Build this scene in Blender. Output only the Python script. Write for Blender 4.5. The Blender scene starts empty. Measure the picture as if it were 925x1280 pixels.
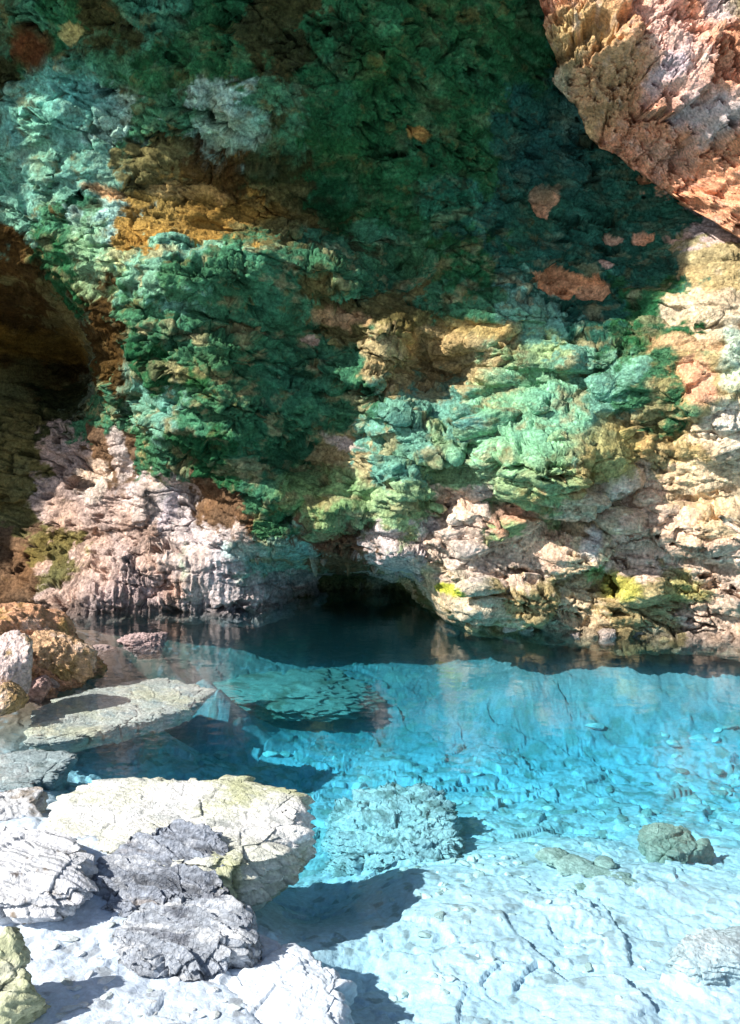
import bpy, math, random
import numpy as np
from concurrent.futures import ThreadPoolExecutor
from mathutils import Vector

F32 = np.float32
POOL = ThreadPoolExecutor(4)
C = bpy.context.scene.collection
SC = bpy.context.scene

# ------------------------------------------------------------------ camera
FPX, PW, PH, HORIZON, CAMZ = 1155.0, 925.0, 1280.0, 560.0, 2.2
PITCH = -math.atan((PH / 2 - HORIZON) / FPX)
cd = bpy.data.cameras.new('camera'); cam = bpy.data.objects.new('camera', cd); C.objects.link(cam)
cd.sensor_fit = 'VERTICAL'; cd.sensor_height = 24.0; cd.lens = FPX / PH * 24.0
cd.clip_start = 0.05; cd.clip_end = 500.0
cam.location = (0, 0, CAMZ); cam.rotation_euler = (math.pi / 2 + PITCH, 0, 0)
SC.camera = cam

# ------------------------------------------------------------------ light
TO_SUN = Vector((-0.72, -0.36, 0.62)).normalized()
elev = math.asin(TO_SUN.z)
w = bpy.data.worlds.new('World'); SC.world = w; w.use_nodes = True
nt = w.node_tree; bg = nt.nodes['Background']
sky = nt.nodes.new('ShaderNodeTexSky'); sky.sky_type = 'NISHITA'; sky.sun_disc = False
sky.sun_elevation = elev; sky.sun_rotation = math.atan2(TO_SUN.x, TO_SUN.y)
nt.links.new(sky.outputs[0], bg.inputs[0]); bg.inputs[1].default_value = 0.08
sd = bpy.data.lights.new('sun', 'SUN'); sun = bpy.data.objects.new('sun', sd); C.objects.link(sun)
sd.energy = 5.0; sd.angle = math.radians(0.55); sd.color = (1.0, 0.95, 0.87)
sun.rotation_euler = TO_SUN.to_track_quat('Z', 'Y').to_euler()
SC.view_settings.view_transform = 'Standard'; SC.view_settings.look = 'None'
SC.view_settings.gamma = 1.0; SC.view_settings.use_curve_mapping = False
SC.view_settings.exposure = 0.74
SC.render.engine = 'CYCLES'
cy = SC.cycles; cy.use_denoising = True; cy.max_bounces = 8; cy.diffuse_bounces = 4
cy.transparent_max_bounces = 12; cy.caustics_reflective = False; cy.caustics_refractive = False

# ------------------------------------------------------------------ pixels to world points
cp, sp = math.cos(PITCH), math.sin(PITCH)
def ray(px, py):
    u = (px - PW / 2) / FPX; v = (PH / 2 - py) / FPX
    return np.array([u, cp - v * sp, sp + v * cp])
def at_y(px, py, y):
    d = ray(px, py); t = y / d[1]
    return np.array([d[0] * t, y, CAMZ + d[2] * t])
def at_z(px, py, z):
    d = ray(px, py); t = (z - CAMZ) / d[2]
    return np.array([d[0] * t, d[1] * t, z])

# ------------------------------------------------------------------ noise
RS = np.random.RandomState(11)
PERM = np.concatenate([RS.permutation(512)] * 3).astype(np.int32)
GR = RS.normal(size=(512, 3)).astype(F32); GR /= np.linalg.norm(GR, axis=1)[:, None]
RND = RS.rand(512, 6).astype(F32)
def perlin(x, y, z, seed=0):
    x, y, z = np.broadcast_arrays(np.asarray(x, F32), np.asarray(y, F32), np.asarray(z, F32))
    if x.size < 60000: return perlin_piece(x, y, z, seed)
    n = x.shape[0]; cuts = [(n * i // 8, n * (i + 1) // 8) for i in range(8)]
    return np.concatenate(list(POOL.map(lambda c: perlin_piece(x[c[0]:c[1]], y[c[0]:c[1]], z[c[0]:c[1]], seed), cuts)))
def perlin_piece(x, y, z, seed=0):
    x = np.asarray(x, F32) + F32(seed * 17.13); y = np.asarray(y, F32) + F32(seed * 5.71); z = np.asarray(z, F32) - F32(seed * 9.37)
    xi = np.floor(x).astype(np.int32); yi = np.floor(y).astype(np.int32); zi = np.floor(z).astype(np.int32)
    fx = x - xi; fy = y - yi; fz = z - zi
    u = fx * fx * fx * (fx * (fx * 6 - 15) + 10); v = fy * fy * fy * (fy * (fy * 6 - 15) + 10); t = fz * fz * fz * (fz * (fz * 6 - 15) + 10)
    xi &= 511; yi &= 511; zi &= 511
    def g(a, b, c):
        h = PERM[PERM[PERM[(xi + a)] + ((yi + b) & 511)] + ((zi + c) & 511)]
        gg = GR[h]
        return gg[..., 0] * (fx - a) + gg[..., 1] * (fy - b) + gg[..., 2] * (fz - c)
    def l(a, b, k): return a + (b - a) * k
    return 1.6 * l(l(l(g(0,0,0), g(1,0,0), u), l(g(0,1,0), g(1,1,0), u), v), l(l(g(0,0,1), g(1,0,1), u), l(g(0,1,1), g(1,1,1), u), v), t)
def fbm(x, y, z, oc=4, seed=0, gain=0.5, ridge=False):
    s = 0; a = 1.0; f = 1.0; n = 0
    for i in range(oc):
        p = perlin(x * f, y * f, z * f, seed + i * 3)
        s = s + a * ((1 - 2 * np.abs(p)) if ridge else p); n += a
        a *= gain; f *= 2.03
    return s / n
def facets(u, v, seed=0):
    """broken stone: nearest cell's own height and tilt, and the distance to the next cell's border"""
    u = np.asarray(u, F32); v = np.asarray(v, F32)
    iu = np.floor(u).astype(np.int32); iv = np.floor(v).astype(np.int32)
    f1 = np.full(u.shape, 9, F32); f2 = np.full(u.shape, 9, F32); h = np.zeros(u.shape, F32); rid = np.zeros(u.shape, np.int32)
    for a in (-1, 0, 1):
        for b in (-1, 0, 1):
            k = PERM[PERM[(iu + a + seed * 31) & 511] + ((iv + b + seed * 7) & 511)]
            r = RND[k]
            dx = u - (iu + a + r[..., 0]); dy = v - (iv + b + r[..., 1])
            d = dx * dx + dy * dy
            hh = (r[..., 2] - .5) + 1.3 * (r[..., 3] - .5) * dx + 1.3 * (r[..., 4] - .35) * dy
            near = d < f1
            f2 = np.where(near, f1, np.minimum(f2, d)); h = np.where(near, hh, h); rid = np.where(near, k, rid); f1 = np.where(near, d, f1)
    return h, np.sqrt(f2) - np.sqrt(f1), RND[rid, 5]
def sstep(a, b, x):
    t = np.clip((x - a) / (b - a), 0, 1); return t * t * (3 - 2 * t)
class RBF:
    def __init__(s, pts, val, c=0.25):
        s.p = np.array(pts, float); s.c = c
        n = len(s.p); A = np.zeros((n + 3, n + 3))
        A[:n, :n] = s.phi(s.p[:, None, 0] - s.p[None, :, 0], s.p[:, None, 1] - s.p[None, :, 1]) + np.eye(n) * -0.02
        A[:n, n] = 1; A[:n, n + 1:] = s.p; A[n, :n] = 1; A[n + 1:, :n] = s.p.T
        s.w = np.linalg.solve(A, np.concatenate([np.array(val, float), [0, 0, 0]]))
    def phi(s, dx, dy): return np.sqrt(dx * dx + dy * dy + s.c * s.c)
    def __call__(s, x, y):
        x = np.asarray(x, F32); y = np.asarray(y, F32); n = len(s.p)
        o = s.w[n] + s.w[n + 1] * x + s.w[n + 2] * y
        for i in range(n): o = o + F32(s.w[i]) * s.phi(x - F32(s.p[i, 0]), y - F32(s.p[i, 1]))
        return o

# ------------------------------------------------------------------ mesh and object helpers
def mesh(name, V, Fc, col=None, mat=None, smooth=True):
    me = bpy.data.meshes.new(name)
    V = np.ascontiguousarray(V, F32); Fc = np.ascontiguousarray(Fc, np.int32); k = Fc.shape[1]
    me.vertices.add(len(V)); me.vertices.foreach_set('co', V.ravel())
    me.loops.add(Fc.size); me.loops.foreach_set('vertex_index', Fc.ravel())
    me.polygons.add(len(Fc)); me.polygons.foreach_set('loop_start', np.arange(0, Fc.size, k, dtype=np.int32))
    me.polygons.foreach_set('use_smooth', np.full(len(Fc), smooth))
    me.update(calc_edges=True)
    if col is not None:
        at = me.color_attributes.new('Tint', 'FLOAT_COLOR', 'POINT')
        c4 = np.ones((len(V), 4), F32); c4[:, :3] = np.clip(col, 0.004, 0.9); at.data.foreach_set('color', c4.ravel())
    if mat: me.materials.append(mat)
    return me
def grid_faces(nu, nv, wrap=False):
    i = np.arange(nu if wrap else nu - 1)[:, None]; j = np.arange(nv - 1)[None, :]
    i2 = (i + 1) % nu
    return np.stack([i * nv + j + 0 * i, i2 * nv + j, i2 * nv + j + 1, i * nv + j + 1], -1).reshape(-1, 4)
def link(name, me, parent=None, loc=None, **props):
    o = bpy.data.objects.new(name, me); C.objects.link(o)
    if parent: o.parent = parent
    if loc is not None: o.location = [float(q) for q in loc]
    for k, v in props.items(): o[k] = v
    return o
_ico = {}
def ico(sub):
    if sub in _ico: return _ico[sub]
    t = (1 + 5 ** .5) / 2
    V = [(-1,t,0),(1,t,0),(-1,-t,0),(1,-t,0),(0,-1,t),(0,1,t),(0,-1,-t),(0,1,-t),(t,0,-1),(t,0,1),(-t,0,-1),(-t,0,1)]
    V = np.array(V, float); V /= np.linalg.norm(V, axis=1)[:, None]
    Fc = np.array([(0,11,5),(0,5,1),(0,1,7),(0,7,10),(0,10,11),(1,5,9),(5,11,4),(11,10,2),(10,7,6),(7,1,8),(3,9,4),(3,4,2),(3,2,6),(3,6,8),(3,8,9),(4,9,5),(2,4,11),(6,2,10),(8,6,7),(9,8,1)])
    for _ in range(sub):
        e = np.sort(np.concatenate([Fc[:, [0,1]], Fc[:, [1,2]], Fc[:, [2,0]]]), axis=1)
        u, inv = np.unique(e, axis=0, return_inverse=True); inv = inv.reshape(-1)
        m = V[u[:, 0]] + V[u[:, 1]]; m /= np.linalg.norm(m, axis=1)[:, None]
        n = len(V); k = len(Fc); a, b, c = n + inv[:k], n + inv[k:2*k], n + inv[2*k:]
        V = np.concatenate([V, m])
        Fc = np.concatenate([np.stack([Fc[:,0],a,c],1), np.stack([Fc[:,1],b,a],1), np.stack([Fc[:,2],c,b],1), np.stack([a,b,c],1)])
    _ico[sub] = (V, Fc); return _ico[sub]
def rot(V, rx=0, ry=0, rz=0):
    def m(a, i, j):
        M = np.eye(3); M[i, i] = M[j, j] = math.cos(a); M[i, j] = -math.sin(a); M[j, i] = math.sin(a); return M
    return V @ (m(rz, 0, 1) @ m(ry, 2, 0) @ m(rx, 1, 2)).T
def rock_shape(sub, seed, nplanes=14, soft=14.0, rough=0.10, detail=2.2):
    """angular broken stone of unit size: soft intersection of random half spaces, then worn with noise"""
    V, Fc = ico(sub); r = np.random.RandomState(seed)
    N = r.normal(size=(nplanes, 3)); N /= np.linalg.norm(N, axis=1)[:, None]; D = r.uniform(0.72, 1.02, nplanes)
    k = np.maximum(V @ N.T, 0.02) / D
    R = (k ** soft).sum(1) ** (-1 / soft)
    P = V * np.minimum(R, 1.25)[:, None]
    n = fbm(P[:,0]*detail + seed, P[:,1]*detail, P[:,2]*detail, 5, seed % 50, .55)
    rd = fbm(P[:,0]*detail*1.7, P[:,1]*detail*1.7 + seed, P[:,2]*detail*1.7, 4, seed % 37 + 3, .55, True)
    return P * (1 + rough * n + rough * .8 * (rd - .3))[:, None], Fc

# ------------------------------------------------------------------ materials
def rock_material(name, bump=0.6, scale=30.0, rough=0.88, spec=0.25, speck=0.5, dist=0.02):
    m = bpy.data.materials.new(name); m.use_nodes = True; t = m.node_tree; N = t.nodes; L = t.links
    b = N['Principled BSDF']; b.inputs['Roughness'].default_value = rough; b.inputs['Specular IOR Level'].default_value = spec
    a = N.new('ShaderNodeAttribute'); a.attribute_name = 'Tint'
    g = N.new('ShaderNodeNewGeometry')
    n1 = N.new('ShaderNodeTexNoise'); n1.inputs['Scale'].default_value = scale; n1.inputs['Detail'].default_value = 8; n1.inputs['Roughness'].default_value = .68
    n2 = N.new('ShaderNodeTexNoise'); n2.inputs['Scale'].default_value = scale * .3; n2.inputs['Detail'].default_value = 6; n2.inputs['Roughness'].default_value = .62
    v = N.new('ShaderNodeTexVoronoi'); v.inputs['Scale'].default_value = scale * .8; v.feature = 'DISTANCE_TO_EDGE'
    for q in (n1, n2): L.new(g.outputs['Position'], q.inputs['Vector'])
    mixv = N.new('ShaderNodeMix'); mixv.data_type = 'VECTOR'; mixv.inputs['Factor'].default_value = .08
    L.new(g.outputs['Position'], mixv.inputs[4]); L.new(n2.outputs['Color'], mixv.inputs[5]); L.new(mixv.outputs[1], v.inputs['Vector'])
    mr = N.new('ShaderNodeMapRange'); mr.inputs[1].default_value = .3; mr.inputs[2].default_value = .7
    mr.inputs[3].default_value = 1 - speck; mr.inputs[4].default_value = 1 + speck
    L.new(n1.outputs['Fac'], mr.inputs[0])
    mul = N.new('ShaderNodeVectorMath'); mul.operation = 'SCALE'; L.new(a.outputs['Color'], mul.inputs[0]); L.new(mr.outputs[0], mul.inputs['Scale'])
    L.new(mul.outputs[0], b.inputs['Base Color'])
    sm = N.new('ShaderNodeMapRange'); sm.inputs[2].default_value = .12; sm.inputs[3].default_value = -.35; sm.inputs[4].default_value = 0
    L.new(v.outputs['Distance'], sm.inputs[0])
    ad = N.new('ShaderNodeMath'); ad.operation = 'ADD'; L.new(n1.outputs['Fac'], ad.inputs[0]); L.new(sm.outputs[0], ad.inputs[1])
    ad2 = N.new('ShaderNodeMath'); ad2.operation = 'MULTIPLY_ADD'; L.new(n2.outputs['Fac'], ad2.inputs[0]); ad2.inputs[1].default_value = 2.0; L.new(ad.outputs[0], ad2.inputs[2])
    bp = N.new('ShaderNodeBump'); bp.inputs['Strength'].default_value = bump; bp.inputs['Distance'].default_value = dist
    L.new(ad2.outputs[0], bp.inputs['Height']); L.new(bp.outputs[0], b.inputs['Normal'])
    return m
M_CLIFF = rock_material('cliff_rock', .8, 26, .95, .08, .6, .03)
M_BED = rock_material('limestone_floor', .28, 34, .9, .15, .22, .015)
M_SLAB = rock_material('limestone', .6, 40, .85, .25, .35, .015)
M_WET = rock_material('wet_layered_rock', .7, 45, .38, .5, .5, .012)

# palette: base colours (linear); dark ochre deepened to paint the cave hollow's shade
PAL = dict(D=(.040,.045,.016), G=(.020,.098,.036), g=(.05,.165,.085), T=(.15,.34,.25), t=(.30,.48,.40), O=(.34,.20,.05), o=(.065,.038,.011),
           B=(.16,.095,.055), P=(.68,.50,.385), p=(.48,.35,.30), W=(.60,.50,.47), Y=(.44,.41,.17), K=(.40,.31,.155), R=(.70,.33,.19),
           S=(.62,.49,.33), L=(.28,.40,.20), V=(.020,.095,.066), k=(.15,.13,.05))

# ------------------------------------------------------------------ the cliff: depth of the wall where the photograph shows it
WP = """0 0 10.7,200 0 10.4,400 0 10.4,600 0 10.9,720 0 11.3,925 0 11.2,
0 150 11.6,150 150 11.1,300 150 10.6,380 190 10.8,450 150 10.9,600 150 11.6,720 150 12.1,850 150 11.9,
30 240 11.6,120 250 11.2,200 262 11.3,300 262 11.7,400 262 12.2,500 240 11.6,680 260 12.1,790 280 12.1,880 270 11.7,
0 345 12.6,60 330 11.8,110 335 11.3,180 330 10.5,250 335 10.5,330 330 10.7,420 330 11.0,495 345 12.2,560 330 11.5,650 350 11.7,740 350 11.8,830 340 11.5,910 330 11.0,
0 440 13.9,80 450 15.8,110 480 15.4,135 440 12.4,170 430 11.1,250 430 10.8,330 420 11.2,410 400 11.6,480 410 11.1,545 470 12.0,600 430 11.5,700 430 11.3,800 430 11.1,900 420 10.6,
0 540 13.6,80 530 13.9,170 525 12.4,215 530 11.2,300 530 10.8,370 580 11.9,430 540 11.5,500 530 10.9,600 520 10.95,700 540 10.7,740 590 10.75,800 540 10.7,900 540 10.45,
0 620 13.6,90 610 13.3,160 600 12.9,205 590 12.2,235 610 12.7,300 590 11.3,350 600 11.3,420 630 11.1,500 600 11.0,560 600 11.1,640 600 10.85,700 640 10.85,800 620 10.65,900 630 10.4,
0 690 13.4,100 690 12.9,200 690 12.4,290 670 11.8,350 660 11.6,300 722 12.25,350 722 13.2,400 722 14.1,450 722 14.3,500 728 14.1,345 692 11.8,400 694 11.6,450 698 11.5,490 704 11.4,300 690 12.0,350 664 11.5,480 655 11.2,400 668 11.6,440 668 11.5,530 690 11.25,600 680 11.05,700 680 10.85,850 680 10.5,920 690 10.35,
0 760 12.9,100 768 12.2,220 765 12.3,270 764 12.3,335 761 12.5,400 755 13.9,470 752 14.3,520 751 14.0,542 760 11.6,570 780 11.2,650 790 10.9,750 798 10.7,925 803 10.4"""
pts, val = [], []
for s in WP.replace('\n', '').split(','):
    a, b, y = map(float, s.split()); q = at_y(a, b, y); pts.append((q[0], q[2])); val.append(y)
for x, z, y in [(-9,0,12.5),(-9,4,13),(-9,9,10.5),(-12.5,0,10),(-12.5,5,10),(-12.5,10,9),(9,0,8.6),(9,4,8.4),(9,9,7.5),(12.5,0,4.5),(12.5,5,4.5),(12.5,10,4),
                (-5,9.6,9.6),(-2,9.6,9.4),(0,9.6,9.4),(3,9.6,9.8),(6,9.6,9.2),(-5,-4,12.5),(-2,-4,12.6),(0.3,-4,13.2),(1,-4,11.3),(3,-4,10.6),(6,-4,9.6),
                (-7,1.5,13),(-7.4,4,13),(-7,7,11)]:
    pts.append((x, z)); val.append(y)
wall_base = RBF(pts, val, .18)
def wall_xz(px, py):
    y = 11.0
    for _ in range(40):
        q = at_y(px, py, y); y = .5 * y + .5 * float(wall_base(q[0], q[2]))
    q = at_y(px, py, y); return q[0], q[2], y
def blob(px, py, rx, ry, ang=0, soft=.35):
    x, z, y = wall_xz(px, py); s = y / FPX
    return x, z, rx * s, ry * s, math.radians(ang), soft
def inblob(b, x, z):
    dx = x - b[0]; dz = z - b[1]; c, s = math.cos(b[4]), math.sin(b[4])
    d = np.sqrt(((dx * c + dz * s) / b[2]) ** 2 + ((-dx * s + dz * c) / b[3]) ** 2)
    return 1 - sstep(1 - b[5], 1 + b[5], d)

COLS = [10, 70, 130, 190, 270, 345, 425, 500, 580, 655, 735, 810, 885]
ROWS = {20: 'gGDgGDGGGGVRR', 80: 'DGgGGDGGGGVRR', 150: 'TTtgtgGGGVVVR', 210: 'TTTkoDGGGVVVR', 265: 'TgtOOkGGVVVVp', 330: 'oGLTggggGVVVK', 390: 'okogggkkgTVGS',
        450: 'kooGgggKKLTgK', 510: 'kDgTgggTTLTgK', 570: 'kpBgGgKTLLKKS', 630: 'kppWBgLLPLSPS', 690: 'BkppWtBWPPSPP', 750: 'BpppWWkkSKSKP'}
CP, CC = [], []
for py, row in ROWS.items():
    for px, ch in zip(COLS, row):
        x, z, y = wall_xz(px, py); CP.append((x, z)); CC.append(PAL[ch])
CP = np.array(CP, F32); CC = np.array(CC, F32)
# patches with an outline of their own: photo position, half sizes, tilt, colour, softness
PATCH = [(683,247,21,17,20,(.66,.40,.26),.12),(678,262,9,8,0,(.66,.40,.26),.2),(708,350,46,17,-4,(.66,.32,.16),.1),(740,362,18,9,0,(.66,.36,.2),.2),(805,298,12,9,0,(.66,.34,.2),.2),(739,128,9,5,-20,(.62,.27,.05),.2),
         (806,224,10,5,0,(.6,.3,.15),.3),(765,298,10,6,0,(.6,.38,.26),.3),(845,298,14,4,5,(.62,.4,.3),.3),(760,330,7,5,0,(.6,.38,.28),.3),
         (520,166,14,9,0,(.5,.25,.07),.5),(425,398,40,10,-8,(.55,.32,.16),.5),(388,428,8,6,0,(.6,.42,.33),.2),(545,430,50,20,0,(.42,.28,.12),.6),(600,410,45,16,-10,(.42,.28,.10),.6),
         (285,160,50,20,-10,(.22,.36,.27),.6),(235,240,50,10,0,(.42,.27,.10),.6),(285,266,76,16,0,(.24,.15,.04),.6),(130,240,30,10,-8,(.55,.33,.16),.5),
         (115,600,32,27,0,(.62,.49,.40),.2),(150,565,14,36,10,(.58,.46,.40),.3),(185,615,20,16,0,(.56,.45,.4),.4),(212,640,12,30,-20,(.66,.55,.56),.3),(225,680,30,40,0,(.6,.5,.48),.5),
         (232,700,9,22,0,(.36,.47,.36),.4),(262,700,40,34,-20,(.64,.54,.52),.4),(300,690,30,14,0,(.5,.6,.55),.5),(170,740,60,26,0,(.52,.36,.31),.6),
         (425,550,30,10,-20,(.6,.48,.42),.5),(562,738,16,10,0,(.46,.47,.06),.4),(745,715,10,16,0,(.36,.62,.3),.5),(775,735,22,16,0,(.5,.44,.10),.5),(735,675,14,18,0,(.72,.6,.52),.4),
         (860,740,34,16,0,(.34,.32,.13),.6),(865,470,20,26,0,(.62,.36,.24),.4),(850,430,40,12,0,(.55,.36,.2),.5),(640,640,40,14,0,(.62,.36,.24),.6),(720,640,40,12,0,(.64,.4,.28),.6),
         (900,530,26,46,0,(.74,.62,.48),.5),(910,440,18,40,0,(.52,.62,.47),.5),(660,500,70,50,0,(.22,.46,.26),.6),(600,555,40,20,0,(.28,.5,.26),.5),(750,560,44,40,0,(.44,.38,.15),.6),
         (905,15,30,40,0,(.10,.10,.02),.4),(560,250,40,30,0,(.02,.11,.06),.6),(690,190,50,60,0,(.02,.085,.07),.7),(720,140,22,30,20,(.07,.18,.15),.7),(70,130,70,40,0,(.14,.36,.27),.6),
         (400,615,60,34,0,(.22,.36,.15),.6),(40,60,30,22,0,(.09,.035,.012),.5),(90,40,18,10,0,(.38,.33,.12),.5),(110,310,30,40,0,(.2,.36,.2),.5),(80,440,60,16,0,(.26,.15,.03),.6)]
PB = [(blob(a, b, rx, ry, an, so), col) for a, b, rx, ry, an, col, so in PATCH]
def wall_colour(x, z, yy, seed=0):
    wx = x + 1.0 * fbm(x * 1.7, yy * 1.7, z * 1.9, 7, 41, .66); wz = z + .75 * fbm(x * 1.7, yy * 1.7, z * 2.6, 7, 47, .66)
    num = np.zeros(x.shape + (3,), F32); den = np.full(x.shape, 1e-9, F32)
    for (a, b), c in zip(CP, CC):
        k = np.exp(-((wx - a) ** 2 + (wz - b) ** 2) / F32(2 * .105 ** 2)) + F32(1e-7) / (.05 + (wx - a) ** 2 + (wz - b) ** 2)
        den += k; num += k[..., None] * c
    col = num / den[..., None]
    ex = x + .13 * fbm(x * 4, yy * 4, z * 4, 5, 61, .62); ez = z + .12 * fbm(x * 4, yy * 4, z * 4, 5, 67, .62); en = fbm(x * 9, yy * 9, z * 9, 4, 69, .6)
    for b, c in PB:
        k = inblob(b, ex, ez); k = (k * sstep(.25, .6, k + (.5 if b[5] > .25 else .9) * en))[..., None]; col = col * (1 - k) + np.array(c, F32) * k
    # growths and bare stone in small patches
    n = fbm(x * 3.1, yy * 3.1, z * 4.5, 5, 71, .6); n2 = fbm(x * 7, yy * 7, z * 9, 5, 73, .62); n3 = fbm(x * 16, yy * 16, z * 18, 4, 79, .6)
    green = sstep(.02, .12, col[..., 1] - col[..., 0])
    col = col * np.clip(1 + .75 * n + .6 * n3, .25, 2.2)[..., None]
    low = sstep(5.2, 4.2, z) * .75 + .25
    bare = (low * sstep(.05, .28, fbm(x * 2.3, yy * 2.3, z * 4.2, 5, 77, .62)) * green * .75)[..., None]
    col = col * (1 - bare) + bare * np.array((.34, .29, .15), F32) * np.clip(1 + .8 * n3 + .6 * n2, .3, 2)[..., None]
    pale = sstep(.16, .42, n2)[..., None]
    col = col * (1 - .45 * pale) + .45 * pale * (col * 2.0 + np.array((.05, .05, .035), F32))
    och = (sstep(.22, .5, -n2 + .5 * n) * (.6 - .45 * green))[..., None]
    col = col * (1 - och) + och * (col * .5 + np.array((.10, .06, .02), F32))
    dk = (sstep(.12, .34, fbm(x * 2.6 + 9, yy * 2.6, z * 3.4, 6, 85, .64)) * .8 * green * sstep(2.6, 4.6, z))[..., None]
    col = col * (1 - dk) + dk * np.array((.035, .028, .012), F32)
    tl = (sstep(.08, .34, fbm(x * 2.2 + 5, yy * 2.2, z * 3.2, 7, 87, .68)) * .7 * green * sstep(3.2, 4.4, z))[..., None]
    col = col * (1 - tl) + tl * (col * 1.7 + np.array((.02, .06, .045), F32))
    oc_ = (sstep(.16, .36, fbm(x * 3.4 + 15, yy * 3.4, z * 5, 6, 89, .66)) * .6 * green)[..., None]
    col = col * (1 - oc_) + oc_ * np.array((.16, .115, .035), F32)
    hue = fbm(x * 1.3, yy, z * 1.3, 3, 83)
    col = col * np.stack([1 + .25 * hue, 1 + 0 * hue, 1 - .3 * hue], -1)
    wet = (sstep(.16, .03, z + .12 * n2) * .55)[..., None]
    col = col * (1 - wet)
    return np.clip(col, .006, .85)

# ------------------------------------------------------------------ cliff sheet
def axis(segs):
    out = []
    for a, b, st in segs: out.append(np.arange(a, b - 1e-6, st))
    out.append(np.array([segs[-1][1]])); return np.concatenate(out)
AX = axis([(-13, -6.6, .2), (-6.6, -4.6, .03), (-4.6, 4.9, .0135), (4.9, 6, .06), (6, 13, .2)])
AZ = axis([(-4, -.25, .12), (-.25, 7.4, .0135), (7.4, 8.2, .06), (8.2, 10.6, .15)])
X, Z = [q.astype(F32) for q in np.meshgrid(AX, AZ, indexing='ij')]
Y0 = wall_base(X, Z).astype(F32)
def zone(lst):
    o = 0
    for a in lst: o = np.maximum(o, inblob(blob(*a[:4], a[4], .6), X, Z) * a[5])
    return o
strata = .30 + zone([(320,440,210,150,-8,.9),(300,330,240,50,-4,.9),(430,540,160,60,-25,.8),(300,560,170,70,-18,.9),(120,150,160,60,-8,.5)])
block = .55 + zone([(720,640,300,190,0,.7),(560,480,140,200,0,.4)])
flute = zone([(200,735,190,40,0,1.0),(430,730,120,40,0,.8)])
smooth_zone = zone([(720,210,130,110,0,1.0)])
BIG = [(690,565,112,76,-14,.55),(560,520,52,60,0,.4),(585,600,44,28,-22,.4),(520,640,60,60,10,.4),(600,650,60,28,0,.4),(470,500,36,50,20,.35),
       (560,450,26,46,0,.4),(500,405,38,36,0,.4),(250,335,95,34,-4,.4),(395,335,80,26,-10,.4),(240,480,90,40,-10,.4),(330,500,110,46,-20,.4),(210,510,70,42,12,.4),(290,560,80,38,-12,.35),
       (330,610,66,40,0,.4),(420,620,62,44,0,.4),(290,250,95,34,4,.3),(110,300,44,44,0,.35),(60,180,80,46,-14,.35),(280,165,60,32,-6,.4),(150,60,60,40,0,.35),(300,40,75,44,10,.35),(470,60,80,50,0,.3),
       (860,600,56,34,0,.45),(800,580,50,40,0,.4),(900,560,40,44,0,.45),(905,440,34,50,0,.5),(860,360,50,30,-18,.45),(870,480,30,34,0,.4),(800,480,60,34,8,.35),(640,440,66,26,-8,.35),(730,430,60,34,0,.35),
       (640,380,90,22,0,.35),(790,350,50,28,-10,.4),(880,650,58,36,0,.4),(790,660,60,28,6,.35),(690,690,70,24,-6,.35),(610,700,50,26,0,.35)]
bx_ = X + .13 * fbm(X * 2.2, Y0, Z * 2.2, 4, 105, .6); bz_ = Z + .11 * fbm(X * 2.2, Y0, Z * 2.2, 4, 109, .6)
bulge = np.zeros_like(X); part_id = np.full(X.shape, -1, np.int32)
for i, (a, b, w_, h_, t_, o_) in enumerate(BIG):
    q = blob(a, b, w_, h_, t_, .1); dx = bx_ - q[0]; dz = bz_ - q[1]; c_, s_ = math.cos(q[4]), math.sin(q[4])
    dz = np.where(dz < 0, dz * 1.0, dz * .9)
    d2 = ((dx * c_ + dz * s_) / q[2]) ** 2 + ((-dx * s_ + dz * c_) / q[3]) ** 2
    bb = (.25 + .9 * o_) * min(1.0, (w_ + h_) / 150) * (.28 if a < 460 else (1.75 if i == 0 else .70)) * np.clip(1 - d2, 0, 1) ** (.68 + .30 * np.tanh(dz / (.5 * q[3])))
    up = bb > np.maximum(bulge, .02); bulge = np.where(up, bb, bulge); part_id[up] = i
wx = X + .22 * fbm(X * 1.1, Y0, Z * 1.1, 4, 5); wz = Z + .18 * fbm(X * 1.1, Y0, Z * 1.3, 4, 9)
disp = .30 * fbm(X * .7, Y0 * .3, Z * .8, 5, 13, .55) + .62 * bulge
h1, e1, _ = facets(wx * 1.15, wz * 1.7, 1)
disp += block * (.26 * h1 - .18 * sstep(-.05, .25, fbm(X * .9, Y0 * .5, Z * 1.1, 4, 151)) * (1 - sstep(0, .10, e1)))
beds = 0
for fr, am, sd_ in ((1.7, .20, 1), (3.6, .10, 2)):
    q = (Z + .2 * X + .35 * fbm(X * .55, Y0 * .5, Z * .55, 3, 20 + sd_)) * fr + .6 * fbm(X * 1.9, Y0, Z * 2.5, 3, 30 + sd_)
    k = np.floor(q); f = q - k
    am_l = np.clip(.55 + perlin(X * 1.1 + k * 7.7, Y0 * 0 + k * 3.3, k * 1.9, 33 + sd_), 0, 1.3)
    beds = beds + strata * am * am_l * (sstep(0, .10, f) * (1 - f) ** .8 - .35)
disp *= (1 - .5 * smooth_zone)
def blur(A, n):
    for _ in range(n):
        for ax_ in (0, 1):
            B = np.pad(A, [(1, 1) if q_ == ax_ else (0, 0) for q_ in (0, 1)], 'edge')
            A = .5 * A + .25 * (B[2:] if ax_ == 0 else B[:, 2:]) + .25 * (B[:-2] if ax_ == 0 else B[:, :-2])
    return A
disp = .65 * blur(disp, 10) + .35 * blur(disp, 3) + blur(beds, 2)
Y0 = Y0 + 6.5 * sstep(-.12, -1.0, Z)      # under water the wall is undercut
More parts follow.
